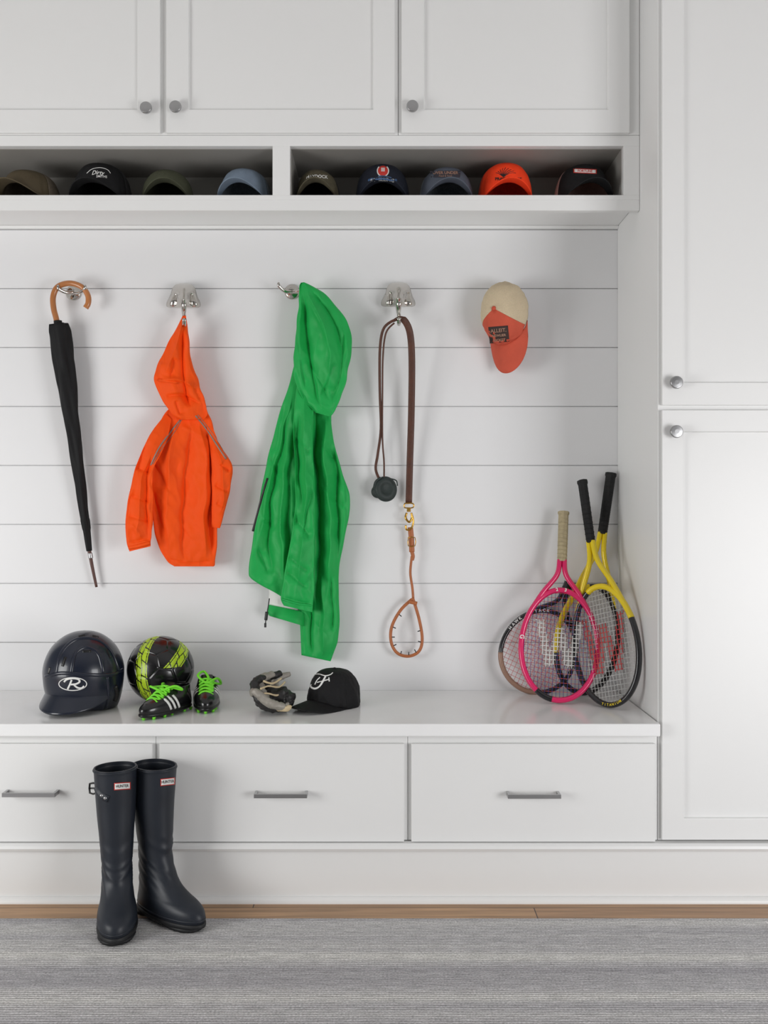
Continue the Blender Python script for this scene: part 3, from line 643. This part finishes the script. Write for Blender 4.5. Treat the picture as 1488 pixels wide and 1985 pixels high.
def cls(c):
    a=-9;b=-9
    for i,(p,w) in enumerate(cen):
        d=c.x*p.x+c.y*p.y+c.z*p.z-w
        if d>a: b=a;a=d
        elif d>b: b=d
    return a-b
Vb=[]
for v in bm.verts:
    df=cls(v.co); Vb.append(bc+v.co*br_*(1-.022*math.exp(-(df/.02)**2)))
Fb=[];fm=[]
def bandf(n_): 
    n_=Vector(n_).normalized(); a=n_.cross(Vector((0,0,1))).normalized(); b=n_.cross(a); return n_,a,b
bands=[(bandf((.95,-.22,.06)),-.12,.19,-9),(bandf((.62,.30,-.72)),-.03,.19,.18)]
for f in bm.faces:
    c=f.calc_center_median().normalized(); Fb.append([v.index for v in f.verts])
    m=0
    for (n_,a,b),o,w,zm in bands:
        e=c.dot(n_)-o
        if abs(e)<w and c.z>zm:
            ph=math.atan2(c.dot(a),c.dot(b))*3.6/math.pi*2
            tri=abs((ph%2)-1)
            cell=(ph+ (0.4 if e>0 else 0)+e*1.6)%1
            if abs(e-(tri-.5)*.08)>.014 and .05<cell<.95 and abs(abs(e)-.145)>.012: m=1
            break
    fm.append(m)
bm.free()
top(mk('soccer_ball',Vb,Fb,[BALLK,LIME],fm=fm),'glossy black and lime green soccer ball on bench','soccer ball')

# ================================================================ CLEATS
def cleat(cx,cy,fwd,label,s=(1,1,1),loops=()):
    M=basis((cx,cy,ZB+.0095*s[2]),fwd,(0,0,1),s)
    up=mk('upper',*ringloft([(0.0,-.088,.093,.031),(.012,-.093,.099,.0365),(.026,-.094,.098,.0375),(.038,-.092,.086,.036),(.048,-.09,.064,.0335),(.057,-.088,.04,.0305),(.067,-.087,.016,.028),(.076,-.087,.002,.0265)],M,n=44,k=4,closed=False,inner=.004),BALLK)
    so_=mk('sole',*ringloft([(-.003,-.086,.092,.03),(.002,-.094,.1,.037),(.007,-.095,.101,.038),(.010,-.092,.098,.036)],M,n=44,k=3),BLACKP)
    sds=[]
    for x,y in [(-.02,.07),(.02,.07),(-.026,.035),(.026,.035),(-.02,.0),(.022,.0),(-.02,-.05),(.02,-.05),(-.018,-.078),(.018,-.078),(0,.088)]:
        sds.append(mk('stud',*revolve([(.0055,0),(.0035,-.009)],M@Matrix.Translation((x,y,-.0005)),10),LACE))
    tg=mk('tongue',*xf(tube([(0,.045,.048),(0,.02,.062),(0,-.003,.078),(0,-.018,.09)],.017,n=12,ref=Vector((0,.5,1)),flat=.2),M),BLACKP)
    lc=[]
    for y in (.05,.038,.026,.014,.002):
        z=.048+(.05-y)*.62
        lc.append(xf(tube(cr([(-.02,y-.004,z-.006),(-.01,y,z+.003),(.01,y+.003,z+.004),(.02,y+.006,z-.006)],4),.0036,n=8),M))
        lc.append(xf(tube(cr([(-.02,y+.008,z-.006),(0,y+.002,z+.004),(.02,y-.006,z-.004)],4),.0034,n=8),M))
    for q in loops: lc.append(xf(tube(cr(q,6),.0038,n=8),M))
    la=mk('laces',*comb(*lc),LACE,label='neon green laces')
    sps=[]
    rs=cr([(.012,-.093,.099,.0365),(.026,-.094,.098,.0375),(.038,-.092,.086,.036),(.048,-.09,.064,.0335),(.057,-.088,.04,.0305),(.067,-.087,.016,.028)],8)
    for sg_ in (-1,1):
        for y in (.02,.004,-.012):
            pts=[]
            for q in range(6):
                z=.014+q*.0085; yy=y+q*.0035
                w=min(rs,key=lambda r:abs(r[0]-z)); cyy=(w[1]+w[2])/2; ry=(w[2]-w[1])/2
                k=max(0,1-((yy-cyy)/ry)**2)**.5
                pts.append((sg_*(w[3]*k+.0006),yy,z))
            sps.append(mk('stripe',*xf(tube(pts,.0042,n=6,ref=Vector((1,0,0)),flat=.2),M),WHT))
    return thing('soccer_cleat',label,'cleat',[(up,sps),(so_,sds),tg,la],group='pair of soccer cleats')
cleat(X(323,2.56),2.560,(-.50,-.85,0),'black soccer cleat with white stripes and neon laces, toe angled outward',s=(1,1.0,.86),
  loops=[[(0,.02,.068),(.03,.03,.082),(.045,.01,.075),(.02,.0,.078),(0,.015,.074)],[(0,.02,.07),(-.03,.0,.085),(-.04,-.02,.07),(-.015,-.0,.08)],[(0,.02,.07),(.025,-.01,.085),(.035,-.03,.075)]])
cleat(X(399,2.64),2.652,(.16,-1,0),'black soccer cleat with white stripes and neon laces facing forward',s=(1,1.02,.9),
  loops=[[(0,.02,.07),(.025,.0,.092),(.01,-.03,.10),(-.005,0,.085),(0,.015,.074)],[(0,.02,.07),(-.03,.0,.082),(-.04,-.02,.06),(-.02,.01,.07)]])

# ================================================================ GLOVE
GD=-.04
def gpt(pp,r,**k): return ptube([(u,v,d+GD) for u,v,d in pp],r,wr=.35,**k)
def gt(pp,r,m,name,**k): return mk(name,*gpt(pp,r,k=9,n=18,**k),m)
def taper(a,b): return lambda t:(a+(b-a)*t)*(1-.35*(2*t-1)**4)
bm=bmesh.new(); bmesh.ops.create_icosphere(bm,subdivisions=5,radius=1)
gc=P(532,1350,2.60); gc.z=ZB+.034
V=[]
for v in bm.verts:
    k=1+.22*noise.noise(v.co*2.2)+.10*noise.noise(v.co*5)+.05*noise.noise(v.co*11)
    V.append(gc+Vector((v.co.x*.054*k,v.co.y*.042*k,max(-.031,v.co.z*.036*k))))
Fg=[[v.index for v in f.verts] for f in bm.faces]; bm.free()
gl_=[mk('palm',V,Fg,GLOVEK,label='crumpled black leather palm'),
 gt([(552,1370,2.60),(522,1370,2.58),(500,1350,2.58),(494,1325,2.60),(512,1312,2.63)],taper(.015,.012),GLOVEK,'finger'),
 gt([(560,1366,2.62),(530,1366,2.61),(508,1345,2.61),(505,1318,2.63),(530,1306,2.66)],taper(.014,.012),GLOVES,'finger',),
 gt([(568,1360,2.64),(545,1360,2.63),(520,1342,2.64),(518,1316,2.66),(545,1305,2.69)],taper(.014,.011),GLOVEK,'finger'),
 gt([(572,1356,2.67),(555,1350,2.67),(535,1338,2.68),(535,1318,2.70),(562,1306,2.72)],taper(.013,.010),GLOVES,'finger'),
 gt([(552,1371,2.575),(520,1362,2.565),(496,1342,2.57),(487,1345,2.585)],taper(.013,.010),GLOVES,'thumb'),
 mk('heel_pad',*gpt([(536,1371,2.575),(552,1374,2.575),(564,1370,2.585)],taper(.012,.009),k=8,n=16,flat=.7),GLOVEC,label='cream leather pad'),
 mk('lacing',*comb(gpt([(505,1335,2.56),(520,1330,2.59),(540,1332,2.62),(552,1322,2.66)],.0028,n=6),gpt([(498,1352,2.56),(515,1344,2.575),(535,1348,2.6),(548,1342,2.63)],.0028,n=6),gpt([(510,1320,2.60),(528,1325,2.61),(545,1315,2.65)],.0028,n=6)),GLOVEC)]
thing('baseball_glove','curled black and silver leather ball glove lying on bench','glove',gl_)

# ================================================================ RACKETS
def racket(B,T,xd,hw,hh,mframe,mthroat,macc,mgrip,ms1,ms2,label,grip=.33,logo=None,texts=(),acc=(200,340),fr=.0085,ns=(16,18)):
    B=Vector(B);T=Vector(T); z=(T-B); L=z.length; z.normalize(); x=Vector(xd); x=(x-z*x.dot(z)).normalized(); nrm=x.cross(z).normalized()
    if nrm.y>0: nrm=-nrm
    C=B+z*(hh+fr)
    def Q(a,b,c=0): return C+x*a+z*b+nrm*c
    def eb(an): return hw*math.cos(an)*(1-.06*math.sin(an)),hh*math.sin(an)
    N=72
    ring=[Q(*eb(2*math.pi*i/N)) for i in range(N)]
    f=mk('frame',*tube(ring,fr,n=10,cyc=True,ref=nrm,flat=1.2),mframe)
    a0,a1=acc; ap=[Q(*eb(math.radians(a0+(a1-a0)*i/40))) for i in range(41)]
    ac=mk('frame_accent',*tube(ap,fr*1.06,n=10,ref=nrm,flat=1.19),macc)
    zg=L*(1-grip)-hh-fr; zt_=L-hh-fr
    arms=[]
    for sg_ in (-1,1):
        e=eb(math.radians(90-sg_*52)) 
        pts=cr([(e[0],e[1]),(e[0]*.62,e[1]+(zg-e[1])*.36),(sg_*.014,e[1]+(zg-e[1])*.72),(sg_*.007,zg+.005)],8)
        arms.append(tube([Q(a,b) for a,b in pts],fr*.95,n=10,ref=nrm,flat=1.2))
    th=mk('throat',*comb(*arms),mthroat)
    g_=mk('grip',*tube([Q(0,zg+(zt_-zg)*t) for t in (0,.02,.5,.93,.96,1)],[.0135,.0145,.0152,.0155,.018,.0175],n=8,ref=nrm,flat=.85),mgrip,smooth=False)
    wr=[]
    nw=11
    for i in range(nw):
        zc=zg+(zt_-zg)*(.05+.86*i/nw)
        pts=[Q(.0152*math.cos(k*math.pi/4),zc+.008*k/8,.0135*math.sin(k*math.pi/4)) for k in range(9)]
        wr.append(tube(pts,.0008,n=4))
    w=mk('grip_wrap',*comb(*wr),mgrip)
    def inW(a,b):
        if not logo: return False
        W_,H_,_,lw=logo
        a/=W_; b/=H_
        if abs(b)>.5 or abs(a)>.62: return False
        for (x0_,y0_),(x1_,y1_) in (((-.5,.5),(-.25,-.5)),((-.25,-.5),(0,.35)),((0,.35),(.25,-.5)),((.25,-.5),(.5,.5))):
            xx=x0_+(x1_-x0_)*((b-y0_)/(y1_-y0_))
            if min(y0_,y1_)-.01<=b<=max(y0_,y1_)+.01 and abs(a-xx)<lw: return True
        return False
    sten=[]
    def strings(vert,n):
        out=[]
        for i in range(n):
            q=-1+2*(i+.8)/(n+.6)
            if vert:
                a=hw*q; h=hh*math.sqrt(max(0,1-q*q)); p0=(a,-h);p1=(a,h); c=.0006
            else:
                b=hh*q; h=hw*math.sqrt(max(0,1-q*q))*(1-.06*q); p0=(-h,b);p1=(h,b); c=-.0006
            out.append(tube([Q(p0[0],p0[1],c),Q(p1[0],p1[1],c)],.00075,n=4))
            M_=90; run=None
            for j in range(M_+1):
                t=j/M_; a_=p0[0]+(p1[0]-p0[0])*t; b_=p0[1]+(p1[1]-p0[1])*t; ins=inW(a_,b_) and j<M_
                if ins and run is None: run=(a_,b_)
                if not ins and run is not None:
                    if abs(run[0]-a_)+abs(run[1]-b_)>.002: sten.append(tube([Q(run[0],run[1],c+.0002),Q(a_,b_,c+.0002)],.0016,n=4))
                    run=None
        return comb(*out)
    s1=mk('strings',*strings(True,ns[0]),ms1); s2=mk('strings',*strings(False,ns[1]),ms2)
    ps=[f,ac,th,g_,w,s1,s2]
    if sten: ps.append(mk('string_stencil',*comb(*sten),logo[2],label='coloured letter stencilled on strings'))
    for t,a_start,a_end,size,m in texts:
        for i,ch in enumerate(t):
            if ch==' ': continue
            an=math.radians(a_start+(a_end-a_start)*(i/(max(1,len(t)-1)))); e=eb(an)
            V2,F2=text2d(ch,size,bold=size*.02)
            if not V2: continue
            tx=Vector((-hw*math.sin(an),hh*math.cos(an))).normalized()
            if a_end<a_start: tx=-tx
            ty=Vector((-tx.y,tx.x))
            ps.append(mk('lettering',[Q(e[0]+tx.x*p+ty.x*r_,e[1]+tx.y*p+ty.y*r_,fr*1.2+.0012) for p,r_ in V2],F2,m,smooth=False))
    return thing('tennis_racket',label,'tennis racket',ps,group='tennis rackets leaning in the corner')
racket(P(1080,1363,2.69),P(1092,992,2.835),(1,-.12,0),.113,.165,PINK,PINK,FRK,CAMOG,STRB,STRR,'magenta tennis racket with worn tan grip and red blue strings',grip=.27,logo=(.12,.14,STRW,.10),texts=[('23',97,83,.014,WHT),('G',175,176,.018,WHT)],acc=(238,262),ns=(20,24))
racket(P(1190,1372,2.62),P(1128,932,2.845),(1,-1.1,0),.108,.175,FRK,YEL,YEL,BLACKR,STRW,STRW,'black and yellow tennis racket with black grip against side panel',grip=.29,logo=(.13,.17,STRR,.10),texts=[('TITANIUM',255,285,.010,YEL)],acc=(20,110),ns=(19,24))
racket(P(1122,1348,2.80),P(1184,917,2.88),(1,-.1,.1),.092,.165,FRK,YEL,YEL,BLACKR,STRW,STRW,'yellow tennis racket with black grip behind the magenta one',grip=.28,acc=(100,200))
racket(P(1010,1340,2.84),P(1103,1130,2.885),(1,0,.35),.115,.130,FRK,FRK,ORNF,FRK,STRR,STRR,'small black junior tennis racket with red strings and white lettering',grip=.1,texts=[('HAWK ATTACK',168,104,.013,WHT)],acc=(205,300),fr=.0075)

# ================================================================ BOOTS
def boot(cx,cy,fwd,up,label,s,lab,strap=None):
    M=basis((cx,cy,.0085),fwd,up,s)
    rings=[(0.018,-.058,.166,.0435),(.03,-.060,.170,.0465),(.042,-.059,.168,.0475),(.052,-.057,.161,.0465),(.061,-.055,.146,.0445),(.070,-.054,.124,.0415),(.082,-.052,.098,.0395),(.097,-.051,.076,.0380),(.118,-.050,.060,.0365),(.145,-.050,.050,.036),(.175,-.050,.046,.0370),(.22,-.056,.045,.041),(.27,-.063,.045,.0455),(.31,-.066,.046,.048),(.35,-.067,.049,.050),(.392,-.066,.052,.0515),(.4,-.067,.053,.0525),(.408,-.067,.053,.0525)]
    g=ringloft(rings,M,n=60,k=8,closed=True,inner=.004,pw=.96,deep=7.0)
    Mi=M.inverted(); W=[]
    for p in g[0]:
        q=Mi@p; z=q.z
        if .06<z<.24:
            w=math.sin((z-.06)/.18*math.pi); c=1-3*abs(noise.noise(Vector((q.x*5+cx*9,q.y*5,z*34+q.y*26))))
            k=1+.055*w*c; q=Vector((q.x*k,q.y*k,z))
        W.append(M@q)
    shft=mk('shaft',W,g[1],BOOTM)
    sole=mk('sole',*comb(ringloft([(.0085,-.058,.166,.044),(.012,-.062,.172,.0485),(.018,-.063,.173,.0492),(.022,-.061,.171,.048)],M,n=52,k=3),
        ringloft([(0.001,-.056,.005,.036),(.01,-.06,.01,.042)],M,n=40,k=3,pw=.85),ringloft([(0.001,.045,.158,.040),(.01,.04,.166,.045)],M,n=40,k=3,pw=.95)),SOLEM,label='treaded dark rubber sole')
    s_=Surf(shft); ps=[shft,sole]
    rr_=cr(rings,5)
    def ring_at(z,o): 
        w=min(rr_,key=lambda r:abs(r[0]-z)); cy_=(w[1]+w[2])/2; ry=(w[2]-w[1])/2
        return [M@Vector(((w[3]+o)*math.sin(2*math.pi*i/48),cy_+(ry+o)*math.cos(2*math.pi*i/48),z)) for i in range(48)]
    ps.append(mk('top_band',*tube(ring_at(.403,.0),.0024,n=8,cyc=True,ref=Vector((0,0,1))),BOOTM))
    ps.append(mk('welt',*tube(ring_at(.030,.0),.002,n=6,cyc=True,ref=Vector((0,0,1))),BOOTM))
    (u0,v0),(u1,v1),ht=lab
    ps.append(dpatch('label_patch',[(u0,v0),(u1,v1),(u1,v1+ht),(u0,v0+ht)],s_,RED,off=.0015))
    ps.append(dpatch('label_patch',[(u0+1.5,v0+1.5),(u1-1.5,v1+1.5),(u1-1.5,v1+ht-1.5),(u0+1.5,v0+ht-1.5)],s_,WHT,off=.0025))
    ps.append(dtext('lettering','HUNTER',8,(u0+u1)/2,(v0+v1)/2+ht/2,s_,BLK,rot=math.atan2(v0-v1,u1-u0),bold=.1,off=.004,sx=.8))
    if strap:
        ps.append(mk('side_strap',*dlines(s_,[[(210,1549),(198,1543),(191,1534),(188,1525)]],.009,off=.001,flat=.25,n=10),BOOTM))
        ps.append(mk('buckle',*comb(ptube([(174,1519,2.36),(187,1519,2.34),(187,1537,2.34),(174,1537,2.36)],.0026,k=2,cyc=True,n=6),ptube([(176,1528,2.36),(190,1528,2.33)],.0024,n=6)),BLACKP,label='dark side buckle'))
        for u,v in ((204,1547),(197,1542)):
            ps.append(mk('rivet',*revolve([(.001,.004),(.004,.003),(.005,0)],Matrix.Translation(s_(u,v,.001))@Matrix.Rotation(math.pi/2,4,'X'),12),NICKEL))
    return thing('rubber_boot',label,'boot',ps,group='pair of tall rubber boots')
boot(X(230,2.33),2.326,(.25,-1,0),(-.02,0.0,1),'tall navy rubber rain boot with side buckle on the rug',(1.02,.84,.972),((221,1518),(253,1516),14),strap=1)
boot(X(303,2.38),2.378,(.80,-.62,0),(.0,0.0,1),'tall navy rubber rain boot with toe turned out',(.98,1.06,.95),((311,1510),(339,1507),14))

# ================================================================ LIGHT + CAMERA
def area(name,loc,tgt,sx,sy,p,col=(1,1,1)):
    l=bpy.data.lights.new(name,'AREA'); l.shape='RECTANGLE'; l.size=sx; l.size_y=sy; l.energy=p; l.color=col
    o=bpy.data.objects.new(name,l); sc.collection.objects.link(o); o.location=loc
    o.rotation_euler=(Vector(tgt)-Vector(loc)).to_track_quat('-Z','Y').to_euler()
area('window_light',(-2.5,.8,.9),(0.25,2.8,.6),1.2,1.3,40,(1,1,.99))
area('window_light',(2.2,.2,.75),(0.25,2.8,.5),1.2,1.3,43,(.99,.99,1))
w=bpy.data.worlds.new('world'); sc.world=w; w.use_nodes=True
nt=w.node_tree; bg=nt.nodes['Background']
tc=nt.nodes.new('ShaderNodeTexCoord'); sp=nt.nodes.new('ShaderNodeSeparateXYZ'); nt.links.new(tc.outputs['Generated'],sp.inputs[0])
rp=nt.nodes.new('ShaderNodeValToRGB'); mr=nt.nodes.new('ShaderNodeMapRange'); mr.inputs['From Min'].default_value=-.5; mr.inputs['From Max'].default_value=.5
nt.links.new(sp.outputs['Z'],mr.inputs[0]); nt.links.new(mr.outputs[0],rp.inputs[0])
rp.color_ramp.elements[0].position=.35; rp.color_ramp.elements[0].color=(1,1,1,1); rp.color_ramp.elements[1].position=.75; rp.color_ramp.elements[1].color=(.35,.35,.35,1)
ab=nt.nodes.new('ShaderNodeMath'); ab.operation='ABSOLUTE'; nt.links.new(sp.outputs['X'],ab.inputs[0])
m2=nt.nodes.new('ShaderNodeMapRange'); m2.inputs['From Min'].default_value=.1; m2.inputs['From Max'].default_value=.75; m2.inputs['To Min'].default_value=.18; m2.inputs['To Max'].default_value=.50
nt.links.new(ab.outputs[0],m2.inputs[0])
nt.links.new(rp.outputs[0],bg.inputs[0]); nt.links.new(m2.outputs[0],bg.inputs[1])
sc.view_settings.view_transform='Standard'
cd=bpy.data.cameras.new('camera'); co=bpy.data.objects.new('camera',cd); sc.collection.objects.link(co)
co.location=(0,0,CZ); co.rotation_euler=(math.pi/2,0,0)
cd.sensor_fit='VERTICAL'; cd.sensor_height=36; cd.sensor_width=27; cd.lens=F*36/1985
sc.camera=co
